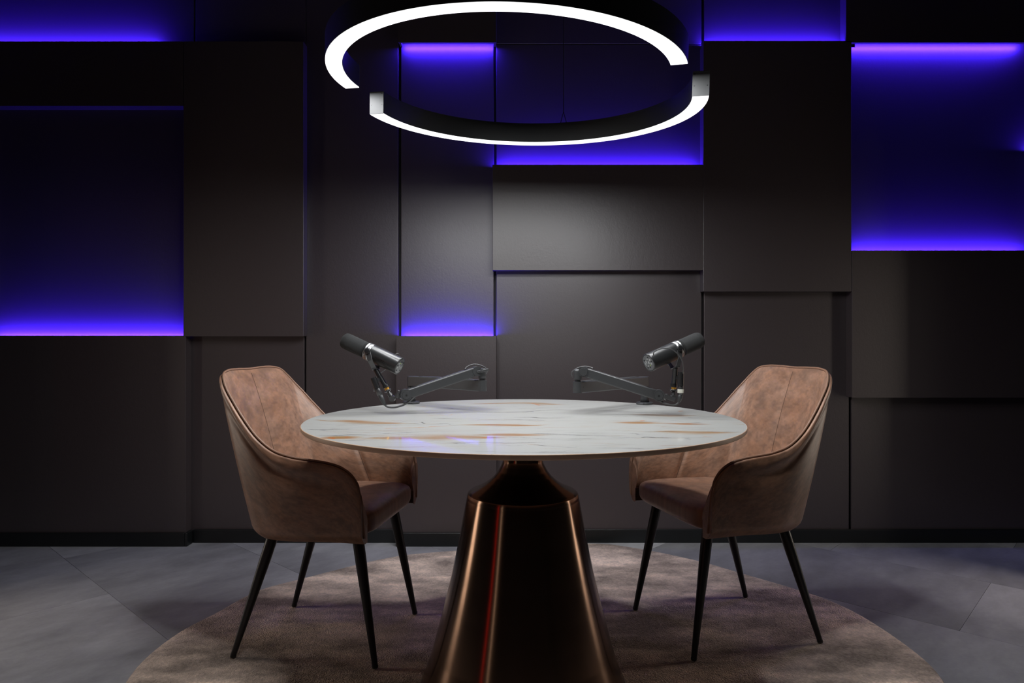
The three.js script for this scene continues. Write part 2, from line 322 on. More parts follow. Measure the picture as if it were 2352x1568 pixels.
// ------------------------------------------------------------------ round table
{
  const o = thing('round_table', 'round table with white veined stone top on a dark bronze cone base', 'table', V(TX, RUG, -TD));
  const RT = 0.6, T = 0.75 - RUG, TH = 0.0115;
  const S = 2048, cv = document.createElement('canvas'); cv.width = cv.height = S;
  const c = cv.getContext('2d'); c.fillStyle = 'rgb(178,179,176)'; c.fillRect(0, 0, S, S);
  const toU = (px, py) => { const d = FOCAL * (EYE - 0.75) / (py - HY), x = (px - HX) * d / FOCAL; return [((x - TX) / (2 * RT) + 0.5) * S, (0.5 - (d - TD) / (2 * RT)) * S]; };
  // veins run along x; seen almost edge on, a line one pixel high in the photograph is a vein several millimetres wide across
  const vein = (pts, col, width, alpha, rough = 1) => {
    const q = pts.map(([a, b]) => { const [u, v] = toU(a, b); return V(u, v, 0); }), cr = new THREE.CatmullRomCurve3(q), L = cr.getLength(), n = Math.max(16, Math.round(L / 2.5));
    let w = 0.4, dy = 0, slow = 0, gap = 1;
    for (let i = 0; i <= n; i++) {
      const t = i / n, p = cr.getPoint(t), ends = Math.min(1, 7 * t, 7 * (1 - t));
      w = clamp(w + (rnd() - 0.5) * 0.22, 0.12, 1.25); slow = clamp(slow + (rnd() - 0.5) * 1.6 * rough, -16, 16); dy = lerp(dy, (rnd() - 0.5) * 14 * rough, 0.18); gap = clamp(gap + (rnd() - 0.5) * 0.28, 0.15, 1);
      const x = p.x + (rnd() - 0.5) * 3, y = p.y + dy + slow, h = Math.max(1.2, width * w * (0.35 + 0.65 * ends)), a = alpha * gap * ends;
      c.fillStyle = `rgba(${col},${(a * 0.5).toFixed(3)})`; c.fillRect(x - 2.4, y - h / 2, 4.8, h);
      c.fillStyle = `rgba(${col},${(a * 0.10).toFixed(3)})`; c.fillRect(x - 5, y - h * 1.3, 10, h * 2.6);
    }
  };
  const haze = (pts, col, width, alpha) => {                        // a soft coloured band of the stone
    const q = pts.map(([a, b]) => { const [u, v] = toU(a, b); return V(u, v, 0); }), cr = new THREE.CatmullRomCurve3(q);
    for (let i = 0; i < 1500; i++) { const t = rnd(), p = cr.getPoint(t), k = Math.sin(Math.PI * t) * 0.8 + 0.2; c.fillStyle = `rgba(${col},${(alpha * 0.045 * (0.3 + rnd())).toFixed(3)})`; const x = p.x + (rnd() - 0.5) * 60, y = p.y + (rnd() + rnd() + rnd() - 1.5) * width * 1.9 * k, l = 20 + rnd() * 120; c.fillRect(x - l / 2, y, l, 1.5 + rnd() * 7); }
  };
  const GREY = '52,50,52', DARK = '24,22,22', TAN = '150,104,60', ORANGE = '186,92,30', BROWN = '140,96,64', COOL = '150,150,158';
  haze([[858, 1006], [980, 1004.5], [1043, 1003], [1130, 1004.6]], TAN, 44, 1.5); haze([[1100, 927], [1210, 925], [1280, 929]], TAN, 26, 1.0); haze([[790, 965], [837, 970], [910, 972]], TAN, 30, 1.0);
  haze([[1086, 975], [1171, 976], [1215, 977]], TAN, 20, 1.0); haze([[1120, 998], [1229, 998.5]], TAN, 22, 0.9); haze([[1523, 990], [1600, 993], [1660, 993]], TAN, 26, 0.7); haze([[1470, 951], [1530, 954], [1580, 954]], BROWN, 34, 0.6);
  haze([[860, 950], [980, 950], [1060, 945]], COOL, 60, 0.8); haze([[990, 931], [1080, 938], [1130, 940]], COOL, 60, 0.9); haze([[770, 1006], [790, 1003]], TAN, 22, 0.7); haze([[1545, 972], [1600, 974]], BROWN, 16, 0.5); haze([[1440, 970], [1490, 971]], TAN, 24, 0.6);
  haze([[1460, 932], [1560, 934], [1640, 946]], COOL, 50, 0.5); haze([[700, 978], [760, 984], [840, 981]], COOL, 30, 0.3); haze([[1300, 940], [1400, 945], [1480, 948]], COOL, 40, 0.4);
  const D = [[[801, 946.6], [848, 946], [875, 947.8], [950, 949], [1005, 947], [1027, 942]], [[917, 970], [935, 966]], [[932, 972], [961, 972.7]], [[967, 969], [975, 972.7]], [[1000, 971.5], [1027, 972.7], [1040, 976.5], [1057, 977]], [[741, 1002], [788, 998.9], [815, 998], [856, 998]], [[871, 996], [922, 994], [967, 992]],
    [[1035, 1016.7], [1053, 1018.6], [1088, 1020], [1184, 1022.4]], [[1060, 947.5], [1127, 946.8], [1184, 946], [1216, 945], [1241, 942.7], [1290, 941.5], [1360, 944]], [[1157, 958.7], [1222, 958], [1240, 959.6], [1330, 959]], [[1197, 994.6], [1280, 996.3], [1380, 1000], [1440, 1000]], [[1120, 1005], [1146, 1004], [1210, 1004.8], [1280, 1009.7], [1340, 1012]], [[1216, 1020.5], [1261, 1023.7], [1330, 1028]], [[1235, 1038], [1300, 1036.5]],
    [[1400, 956], [1485, 956]], [[1469, 951], [1504, 953], [1529, 954.8], [1577, 953.6]], [[1538, 965], [1552, 965.7], [1573, 968.9], [1599, 969.5], [1614, 970]], [[1580, 958], [1590, 959.3], [1631, 962.5], [1700, 966.3]], [[1473, 1004.6], [1483, 1004], [1504, 1005], [1555, 1006.5]], [[1575, 1007], [1587, 1008.4]], [[1430, 1029], [1465, 1030.7], [1483, 1031.4]], [[1440, 941.5], [1491, 942], [1530, 943.4]], [[697, 985], [733, 987], [765, 986.3], [860, 985]], [[1148, 961], [1210, 964], [1260, 965]], [[990, 937], [1030, 936.5], [1042, 938]], [[1459, 995], [1468, 998], [1500, 1000]], [[980, 960], [1100, 963], [1200, 965.5]], [[1620, 990], [1690, 991]]];
  D.forEach((p, i) => vein(p, i % 3 ? GREY : DARK, 7, 0.9));
  const O = [[[799, 966], [814, 969.5], [837, 970.4], [910, 972.3]], [[980, 980], [1005, 979], [1043, 977]], [[1086, 975], [1139, 974.6], [1171, 976], [1210, 976.5], [1275, 973]], [[1101, 926.8], [1146, 926], [1210, 925], [1229, 927.4], [1240, 930.6], [1280, 929.3]], [[1219, 967], [1263, 967]], [[1400, 967], [1440, 966], [1474, 966], [1487, 965.7]], [[1340, 985], [1440, 988], [1491, 991.6], [1548, 995], [1593, 997.6], [1649, 999]], [[1523, 988], [1548, 989], [1577, 990.6]], [[1597, 952], [1652, 952]], [[1558, 944.6], [1567, 944], [1606, 943.4]], [[1680, 973], [1712, 974.6]], [[1616, 1001.4], [1638, 1004]], [[785, 1008.5], [870, 1009], [940, 1007]], [[880, 984], [910, 983], [990, 981]], [[695, 973], [720, 974]], [[980, 954.5], [1005, 953.3], [1035, 953], [1036, 950]], [[1211, 1020.5], [1240, 1022]], [[900, 933.5], [965, 933], [980, 936]], [[966, 929], [980, 931]], [[1550, 974], [1595, 973.4]], [[720, 963], [745, 966], [800, 968]]];
  O.forEach((p, i) => vein(p, i % 2 ? ORANGE : TAN, 11, 0.55, 1));
  for (const p of [[[752, 1005], [760, 1005.5], [769, 1007]], [[760, 1006.5], [768, 1008]], [[792, 1003.5], [800, 1003.5]], [[983, 980.5], [1000, 979.5]], [[1226, 927], [1240, 930]], [[1104, 1006], [1118, 1005]], [[1470, 966.5], [1480, 965.8]], [[1560, 944.5], [1570, 943.8]]]) vein(p, ORANGE, 24, 0.5, 1.4);
  for (let i = 0; i < 210; i++) { const y = 919 + 122 * ((Math.floor(rnd() * 9) + 0.5 + (rnd() + rnd() - 1) * 0.8) / 9), x = 690 + rnd() * 940, l = 40 + rnd() * rnd() * 330, m = (rnd() - 0.5) * 2.4; vein([[x, y], [x + l * 0.3, y + m], [x + l * 0.65, y + m + (rnd() - 0.5) * 3], [x + l, y + (rnd() - 0.5) * 3]], rnd() < 0.55 ? GREY : rnd() < 0.5 ? TAN : BROWN, 2 + rnd() * 4, 0.3 + rnd() * 0.5, 1.3); }
  const stone = new THREE.CanvasTexture(cv); stone.colorSpace = THREE.SRGBColorSpace; stone.magFilter = THREE.LinearFilter;
  const stoneMat = phy({ name: 'white_veined_sintered_stone', map: stone, roughness: 0.3, clearcoat: 0.6, clearcoatRoughness: 0.04 });
  const edgeMat = std({ name: 'beige_stone_edge', color: lin(0.84, 0.56, 0.37), roughness: 0.45 });
  const topG = new THREE.CircleGeometry(RT - 0.0012, 160).rotateX(-Math.PI / 2).translate(0, T, 0);
  const top = mesh('tabletop', topG, stoneMat, o);
  mesh('edge_band', new THREE.LatheGeometry([[RT - 0.0012, T], [RT - 0.0004, T - 0.0006], [RT, T - 0.0016], [RT - 0.0002, T - TH + 0.002], [RT - 0.002, T - TH], [0.02, T - TH]].map(([a, b]) => new THREE.Vector2(a, b)).reverse(), 180), edgeMat, top);
  mesh('support_disc', new THREE.CylinderGeometry(0.3, 0.29, 0.012, 64).translate(0, T - TH - 0.0062, 0), black, o);
  const bronze = phy({ name: 'polished_dark_bronze', color: lin(0.2, 0.125, 0.085), metalness: 1, roughness: 0.2, anisotropy: 0.8, anisotropyRotation: Math.PI / 2 });
  const off = RUG, cone = [[0.02, T - TH - 0.012], [0.055, T - TH - 0.013], [0.0545, 0.68 - off], [0.0555, 0.633 - off], [0.061, 0.618 - off], [0.070, 0.602 - off], [0.082, 0.587 - off], [0.098, 0.573 - off], [0.116, 0.561 - off], [0.134, 0.552 - off], [0.148, 0.546 - off], [0.1545, 0.541 - off], [0.157, 0.534 - off], [0.158, 0.527 - off]];
  const body = [[0.158, 0.527], [0.1595, 0.52], [0.167, 0.48], [0.178, 0.42], [0.199, 0.32], [0.218, 0.24], [0.236, 0.17], [0.252, 0.11], [0.268, 0.06], [0.281, 0.025], [0.285, 0.014], [0.28, 0.0142], [0.1, 0.0142]].map(([r, y]) => [r, Math.max(0.0003, y - off)]);
  const lat = (p) => new THREE.LatheGeometry(new THREE.CatmullRomCurve3(p.map(([r, y]) => V(r, y, 0)), false, 'catmullrom', 0.2).getPoints(90).map((q) => new THREE.Vector2(q.x, q.y)).reverse(), 120);
  const neck = mesh('neck', lat(cone), bronze, o); mesh('cone_base', lat(body), bronze, o);
}

// ------------------------------------------------------------------ leather armchairs
const leatherN = contrast(noiseField(1024, [[6, 6, 0.35], [14, 14, 0.8], [34, 34, 1], [80, 80, 0.7], [220, 220, 0.3]], 77), 2.2), leatherF = contrast(noiseField(1024, [[9, 9, 1], [23, 23, 0.8], [60, 60, 0.5]], 99), 2.6);
const leatherMap = texture(1024, (i) => { const v = 0.84 + (leatherN[i] - 0.5) * 0.24, k = leatherF[i]; return [158 * v, lerp(116, 121, k) * v, lerp(90, 99, k) * v]; }, true, 1 / 0.55);
const leather = phy({ name: 'brown_leather', map: leatherMap, roughness: 0.46, bumpMap: texture(512, grey(noiseField(512, [[60, 60, 1], [130, 130, 0.8], [250, 250, 0.5]], 31)), false, 1 / 0.2), bumpScale: 0.00014, clearcoat: 0.12, clearcoatRoughness: 0.35 });
const thread = std({ name: 'dark_brown_thread', color: lin(0.075, 0.04, 0.024), roughness: 0.8 });
function makeChair(label, p, turn) {
  const o = thing('leather_armchair', label, 'armchair', p, turn, 'brown leather armchairs at the round table');
  // half of the shell, from the middle of the back (u = 0) to the front of the arm (u = 1): foot point (s, l) and rim point (s, l, h); s points forward
  const half = [[-0.203, 0, -0.297, 0, 0.858], [-0.200, 0.062, -0.296, 0.072, 0.860], [-0.188, 0.122, -0.290, 0.136, 0.859], [-0.167, 0.172, -0.277, 0.184, 0.849], [-0.134, 0.208, -0.253, 0.214, 0.819], [-0.088, 0.228, -0.214, 0.234, 0.774], [-0.047, 0.243, -0.168, 0.249, 0.721], [-0.006, 0.252, -0.118, 0.260, 0.670], [0.04, 0.258, -0.062, 0.269, 0.634], [0.084, 0.261, 0.0, 0.276, 0.618], [0.122, 0.263, 0.058, 0.280, 0.612], [0.152, 0.264, 0.108, 0.282, 0.606], [0.176, 0.265, 0.148, 0.282, 0.595], [0.193, 0.2655, 0.180, 0.281, 0.574], [0.204, 0.266, 0.200, 0.278, 0.545], [0.210, 0.266, 0.209, 0.275, 0.512]];
  const BASE = 0.376, foot = [], rim = [];
  const low = (a) => BASE - 0.014 * smooth(-a, -0.12, 0.16);
  for (let i = half.length - 1; i > 0; i--) { const [a, b, c, d, h] = half[i]; foot.push(V(a, low(a), -b)); rim.push(V(c, h, -d)); }
  for (const [a, b, c, d, h] of half) { foot.push(V(a, low(a), b)); rim.push(V(c, h, d)); }
  const FC = new THREE.CatmullRomCurve3(foot), RC = new THREE.CatmullRomCurve3(rim);
  const F = (u) => FC.getPoint(u), R = (u) => RC.getPoint(u);
  const inward = (C, u) => { const t = C.getTangent(clamp(u, 0.0005, 0.9995)); t.y = 0; t.normalize(); return V(t.z, 0, -t.x); };   // horizontal, towards the sitter
  const N = 150, side = (u) => Math.abs(u - 0.5) * 2;
  let flipIn = inward(FC, 0.5).x < 0 ? -1 : 1;
  const nIn = (C, u) => inward(C, u).multiplyScalar(flipIn);
  const fold = (u) => Math.exp(-(((side(u) - 0.5) / 0.2) ** 2));
  // outer cover with a padded roll under the rim
  const outer = (u, d) => {                                         // d: 0 at the foot, 1 at the rim
    const f = F(u), r = R(u), p = f.clone().lerp(r, d), n = nIn(FC, u).lerp(nIn(RC, u), d).normalize(), len = f.distanceTo(r), below = (1 - d) * len, w = fold(u);
    let push = 0.005 * Math.sin(Math.PI * d) + 0.006 * w * Math.exp(-(((below - 0.022) / 0.018) ** 2)) - 0.005 * w * Math.exp(-(((below - 0.062) / 0.02) ** 2));
    push -= 0.022 * Math.max(0, 1 - d * len / 0.035) ** 2;            // rounded in at the foot
    return p.addScaledVector(n, -push);
  };
  const cover = gridSurface(N, 46, (u, v) => {
    const rows = 40 / 46;
    if (v <= rows) { const d = v / rows; return [outer(u, d * 0.985), u * 1.35, d * 0.5]; }
    const k = (v - rows) / (1 - rows), a = k * Math.PI, e = outer(u, 0.985), n = nIn(RC, u), r = 0.005;
    return [e.addScaledVector(n, r * (1 - Math.cos(a))).add(V(0, r * Math.sin(a) * 0.9, 0)), u * 1.35, 0.5 + k * 0.03];
  }, true);
  mesh('shell', cover, leather, o);
  const PIPE = 0.0036, pipeAt = (u) => R(u).addScaledVector(nIn(RC, u), 0.0128).add(V(0, 0.003, 0));
  const pipePts = []; for (let i = 0; i <= 160; i++) pipePts.push(pipeAt(i / 160));
  { const e = F(0).addScaledVector(nIn(FC, 0), 0.0128), g = F(1).addScaledVector(nIn(FC, 1), 0.0128); pipePts.unshift(V(e.x + 0.002, BASE + 0.02, e.z), pipePts[0].clone().lerp(V(e.x + 0.002, BASE + 0.02, e.z), 0.4)); pipePts.push(pipePts[pipePts.length - 1].clone().lerp(V(g.x + 0.002, BASE + 0.02, g.z), 0.4), V(g.x + 0.002, BASE + 0.02, g.z)); }
  mesh('piping', tube(pipePts, PIPE, 420, 10), leather, o);
  // padded lining of back and arms with sewn seams
  const SEAMS = [0.5, 0.5 - 0.285, 0.5 + 0.285], SEAT = 0.425;
  const inner = (u, d) => {
    const r = R(u).addScaledVector(nIn(RC, u), 0.0155), f = F(u).addScaledVector(nIn(FC, u), 0.042); f.y = SEAT;
    const p = f.clone().lerp(r, d), n = nIn(FC, u).lerp(nIn(RC, u), d).normalize();
    let push = 0.017 * Math.max(0, Math.sin(Math.PI * clamp(d, 0, 1))) ** 0.6;                  // padding swells towards the sitter
    for (const s of SEAMS) push -= 0.005 * Math.exp(-(((u - s) / 0.006) ** 2)) * Math.max(0, Math.sin(Math.PI * clamp(d, 0, 1))) ** 0.5;
    return p.addScaledVector(n, push);
  };
  const liningG = gridSurface(260, 40, (u, v) => [inner(u, v), u * 1.35 + 0.3, v * 0.5 + 0.2], false);
  const lining = mesh('lining', liningG, leather, o);
  for (const s of SEAMS) { const pts = []; for (let i = 2; i <= 39; i++) pts.push(inner(s, i / 40).addScaledVector(nIn(RC, s), 0.0002)); mesh('seam', tube(pts, 0.0008, 90, 6), thread, lining); }
  // front ends of the two arms
  for (const u of [0, 1]) {
    const ring = [];                                                // outline of the arm's end: up the cover, over the roll, down the lining
    for (let k = 0; k <= 24; k++) ring.push(outer(u, 0.985 * k / 24));
    { const e = outer(u, 0.985), n = nIn(RC, u); for (let k = 1; k <= 6; k++) { const a = k / 6 * Math.PI; ring.push(e.clone().addScaledVector(n, 0.005 * (1 - Math.cos(a))).add(V(0, 0.005 * Math.sin(a) * 0.9, 0))); } }
    for (let k = 24; k >= 0; k--) ring.push(inner(u, k / 24));
    { const f = inner(u, 0); ring.push(V(f.x, outer(u, 0).y, f.z)); }
    const tri = THREE.ShapeUtils.triangulateShape(ring.map((p) => new THREE.Vector2(p.z, p.y)), []), g = new THREE.BufferGeometry();
    g.setAttribute('position', new THREE.Float32BufferAttribute(ring.flatMap((p) => [p.x + 0.0004, p.y, p.z]), 3)); g.setAttribute('uv', new THREE.Float32BufferAttribute(ring.flatMap((p) => [p.z, p.y]), 2));
    g.setIndex(tri.flat()); g.computeVertexNormals();
    mesh('arm_front', g, leather, o);
  }
  // seat cushion: a plump pad between the arms, and the board under it
  const seatG = gridSurface(60, 60, (a, b) => {
    const th = a * 2 * Math.PI, ph = (b - 0.5) * Math.PI, pw = (x, e) => Math.sign(x) * Math.abs(x) ** e;
    const cs = pw(Math.cos(ph), 0.35), sn = pw(Math.sin(ph), 0.6);
    const x = 0.033 + 0.187 * pw(Math.cos(th), 0.32) * cs, z = 0.236 * pw(Math.sin(th), 0.32) * cs * (1 - 0.3 * smooth(-x, -0.02, 0.15));
    return [V(x, 0.420 + 0.04 * sn + (sn > 0 ? 0.008 * Math.cos(z * 5) : 0), z), x + 0.5, z + 0.4];
  }, true);
  mesh('seat', seatG, leather, o);
  mesh('seat_board', box(0.27, 0.02, 0.40, 0.008).translate(0.03, 0.382, 0), black, o);
  for (const [fs, ts] of [[0.224, 0.155], [-0.224, -0.105]]) for (const k of [1, -1]) {
    const a = V(fs, 0.0036, k * 0.197), b = V(ts, 0.385, k * 0.163), leg = mesh('leg', latheBetween(a, b, [[0, 0], [0.0075, 0], [0.0082, 0.002], [0.0165, 0.3], [0.0172, a.distanceTo(b)], [0, a.distanceTo(b)]], 24), black, o);
    mesh('foot_cap', latheBetween(a, b, [[0, 0], [0.0085, 0], [0.0093, 0.006], [0.0088, 0.0075]], 20), plasticBlack, leg);
  }
  return o;
}
makeChair('brown leather armchair facing the microphone with black lettering', V(-0.589, RUG, -2.215), -8.76 * deg);
makeChair('brown leather armchair facing the microphone with the white band on its cable plug', V(0.704, RUG, -2.283), -164.45 * deg);

// ------------------------------------------------------------------ microphone arms, microphones, cables
const foamMat = std({ name: 'charcoal_foam', color: lin(0.024, 0.025, 0.0255), roughness: 0.95, bumpMap: texture(256, grey(noiseField(256, [[60, 60, 1], [128, 128, 1]], 61)), false, 8), bumpScale: 0.002 });
const micCanvas = document.createElement('canvas'); micCanvas.width = 1024; micCanvas.height = 512;
{ const c = micCanvas.getContext('2d'); c.fillStyle = 'rgb(255,255,255)'; c.fillRect(0, 0, 1024, 512); }
const micBodyMat = std({ name: 'dark_grey_enamel', color: lin(0.03, 0.031, 0.032), roughness: 0.3, metalness: 0.35 });
const letterMat = std({ name: 'black_lettering', color: lin(0.004, 0.004, 0.004), roughness: 0.6 });
const plateMat = std({ name: 'steel_back_plate', color: lin(0.18, 0.185, 0.19), roughness: 0.3, metalness: 0.7 });
const printMat = std({ name: 'white_print', color: lin(0.3, 0.31, 0.31), roughness: 0.5 });
const greenMat = std({ name: 'green_print', color: lin(0.35, 0.5, 0.08), roughness: 0.5 });
const whiteTape = std({ name: 'white_tape', color: lin(0.62, 0.62, 0.55), roughness: 0.6 });
const bladeMat = std({ name: 'dark_steel', color: lin(0.075, 0.075, 0.078), roughness: 0.35, metalness: 0.6 });
function local(o) { return (g) => g.translate(-o.position.x, -o.position.y, -o.position.z); }

function boomArm(label, k) {
  const b = at(k.base[0], k.base[1], k.base[2]); b.y = 0.75;
  const o = thing('microphone_stand', label, 'microphone arm', b, 0, 'low boom arms clamped to the round table'), L = local(o), put = (n, g, m, p = o) => mesh(n, L(Array.isArray(g) ? merge(g) : g), m, p);
  const out = V(b.x - TX, 0, b.z + TD).normalize(), y0 = 0.81, y1 = 0.845, mid = (y0 + y1) / 2;
  // clamp: plate on the table top, back plate past the rim, jaw and screw below
  const edge = V(TX + out.x * 0.606, 0, -TD + out.z * 0.606), tangent = V(-out.z, 0, out.x);
  const basis = new THREE.Matrix4().makeBasis(out, UP, out.clone().cross(UP));
  const piece = (w, h, d, p) => box(w, h, d, 0.003).applyMatrix4(basis.clone().setPosition(p));
  const dist = Math.hypot(b.x - TX, b.z + TD), reach = 0.606 - dist + 0.03;
  put('clamp', [piece(reach + 0.008, 0.005, 0.03, V(TX + out.x * (dist - 0.03 + reach / 2 + 0.004), 0.7528, -TD + out.z * (dist - 0.03 + reach / 2 + 0.004))), piece(0.008, 0.072, 0.03, edge.clone().add(V(out.x * 0.0055, 0.7192, out.z * 0.0055))), piece(0.05, 0.008, 0.046, edge.clone().add(V(-out.x * 0.017, 0.687, -out.z * 0.017)))], armGrey);
  const screwAt = edge.clone().addScaledVector(out, -0.022);
  put('clamp_screw', [rod(V(screwAt.x, 0.665, screwAt.z), V(screwAt.x, 0.732, screwAt.z), 0.005), rod(V(screwAt.x, 0.732, screwAt.z), V(screwAt.x, 0.738, screwAt.z), 0.013), rod(V(screwAt.x, 0.648, screwAt.z), V(screwAt.x, 0.668, screwAt.z), 0.014, 0.011)], black);
  put('base_plate', latheBetween(V(b.x, 0.7502, b.z), V(b.x, 0.76, b.z), [[0, 0], [0.029, 0], [0.029, 0.005], [0.027, 0.0075], [0, 0.0085]], 36), armGrey);
  put('post', latheBetween(V(b.x, 0.757, b.z), V(b.x, 0.82, b.z), [[0, 0], [0.0155, 0], [0.0135, 0.02], [0.0128, 0.056], [0, 0.056]], 32), armGrey);
  const e = at(k.elbow[0], HY, k.elbow[1]), l0 = V(b.x, mid, b.z), l1 = V(e.x, mid, e.z);
  const lower = put('lower_arm', [beam(l0, l1, 0.029, y1 - y0, 0.0035), rod(V(l1.x, y0 + 0.0005, l1.z), V(l1.x, y1 - 0.0005, l1.z), 0.0145, 0.0145, 32), rod(V(l0.x, y0 + 0.0005, l0.z), V(l0.x, y1 - 0.0005, l0.z), 0.0145, 0.0145, 32)], armGrey);
  const dl = l1.clone().sub(l0).normalize();
  put('cable_cover', beam(l0.clone().addScaledVector(dl, 0.05).setY(y1 + 0.0006), l1.clone().addScaledVector(dl, -0.05).setY(y1 + 0.0006), 0.021, 0.0016, 0.0006), armGrey, lower);
  const side = dl.clone().cross(UP).normalize(); if (side.z < 0) side.negate();
  put('screw', rod(l1.clone().addScaledVector(dl, -0.01).addScaledVector(side, 0.0138), l1.clone().addScaledVector(dl, -0.01).addScaledVector(side, 0.0151), 0.0018), plasticBlack, lower);
  // elbow
  const ek = at(...k.knuckle), ue = at(...k.end);
  const du = ue.clone().sub(ek).normalize(), uside = du.clone().cross(UP).normalize(); if (uside.z < 0) uside.negate();
  const elbow = put('elbow', [rod(V(l1.x, y1, l1.z), V(l1.x, y1 + 0.006, l1.z), 0.009), latheBetween(V(l1.x, y1 + 0.005, l1.z), V(l1.x, 0.9, l1.z), [[0, 0], [0.0115, 0], [0.0122, 0.002], [0.0122, 0.018], [0.0125, 0.026], [0.010, 0.031], [0, 0.033]], 30), rod(ek.clone().addScaledVector(uside, -0.0145), ek.clone().addScaledVector(uside, 0.0145), 0.0152, 0.0152, 32), beam(V(l1.x, ek.y - 0.004, l1.z), ek, 0.022, 0.02, 0.004)], armGrey);
  const kp = V(l1.x, ek.y + 0.002, l1.z).lerp(ek, 0.25);
  if (k.wing) put('wing_knob', [rod(kp.clone().addScaledVector(uside, 0.008), kp.clone().addScaledVector(uside, 0.02), 0.0072), beam(kp.clone().addScaledVector(uside, 0.019).add(V(-0.019, -0.004, 0)), kp.clone().addScaledVector(uside, 0.019).add(V(0.019, 0.004, 0)), 0.005, 0.008, 0.0024)], armGrey, elbow);
  else put('pivot_cap', rod(ek.clone().addScaledVector(uside, 0.0144), ek.clone().addScaledVector(uside, 0.0165), 0.0125, 0.0118, 28), armGrey, elbow);
  const upper = put('upper_arm', beam(ek.clone().addScaledVector(du, 0.008), ue.clone().addScaledVector(du, -0.004), 0.026, 0.0285, 0.0045), armGrey);
  const ny = uside.clone().cross(du).normalize(); if (ny.y < 0) ny.negate();
  put('cable_cover', beam(ek.clone().addScaledVector(du, 0.04).addScaledVector(ny, 0.01425), ue.clone().addScaledVector(du, -0.045).addScaledVector(ny, 0.01425), 0.02, 0.0014, 0.0006), armGrey, upper);
  for (const [p, s] of [[ek, 0.03], [ue, -0.034]]) put('cable_slot', aim(new THREE.CylinderGeometry(0.007, 0.007, 0.0012, 20).scale(1, 1, 1), p.clone().addScaledVector(du, s).addScaledVector(ny, 0.0142), p.clone().addScaledVector(du, s).addScaledVector(ny, 0.0154)).translate(0, 0.0002, 0), plasticBlack, upper);
  const end = put('end_joint', [rod(ue.clone().addScaledVector(uside, -0.0155), ue.clone().addScaledVector(uside, 0.0155), 0.0175, 0.0175, 36)], armGrey);
  put('joint_disc', rod(ue.clone().addScaledVector(uside, 0.015), ue.clone().addScaledVector(uside, 0.0168), 0.0128, 0.0122, 30), armGrey, end);
  put('joint_screw', rod(ue.clone().addScaledVector(uside, 0.0166), ue.clone().addScaledVector(uside, 0.0174), 0.0032, 0.003, 14), plasticBlack, end);
  // tilt joint to the microphone thread
  const h = k.head.map((p) => at(...p)), s = Math.sign(h[1].x - ue.x);
  const tilt = put('tilt_joint', [beam(ue.clone().lerp(h[0], 0.35), h[0].clone().lerp(h[1], 0.35), 0.016, 0.014, 0.003), rod(h[0].clone().add(V(0, 0, -0.011)), h[0].clone().add(V(0, 0, 0.011)), 0.0095, 0.0095, 24), rod(h[1].clone().add(V(0, 0, -0.01)), h[1].clone().add(V(0, 0, 0.01)), 0.009, 0.009, 24)], bladeMat);
  put('wing_knob', [rod(h[0].clone().add(V(0, 0, 0.01)), h[0].clone().add(V(0, 0, 0.017)), 0.0055), k.wing ? beam(h[0].clone().add(V(-0.0035, -0.006, 0.016)), h[0].clone().add(V(0.0035, 0.017, 0.016)), 0.004, 0.007, 0.0018) : beam(h[0].clone().add(V(-0.013, 0.005, 0.016)), h[0].clone().add(V(0.02, -0.006, 0.016)), 0.006, 0.013, 0.002)], bladeMat, tilt);
  const ax = h[3].clone().sub(h[2]).normalize();
  put('thread_stud', [rod(h[1], h[2], 0.0048), rod(h[1].clone().lerp(h[2], 0.35), h[1].clone().lerp(h[2], 0.7), 0.0075, 0.0075, 8)], bladeMat);
  put('lock_ring', [latheBetween(h[2], h[3], [[0, 0], [0.0075, 0], [0.011, 0.002], [0.011, 0.005], [0.0075, 0.0065], [0, 0.0065]], 24)], bladeMat);
  put('brass_nut', rod(h[2].clone().addScaledVector(ax, 0.0064), h[2].clone().addScaledVector(ax, 0.0135), 0.0072, 0.0072, 18), gold);
  // signal cable that runs inside the arm, out at the elbow
  put('elbow_cable', tube(k.loop.map((p) => at(...p)), 0.0021, 50), cableMat);
  return { o, top: h[2].clone().addScaledVector(ax, 0.0135), ax };
}

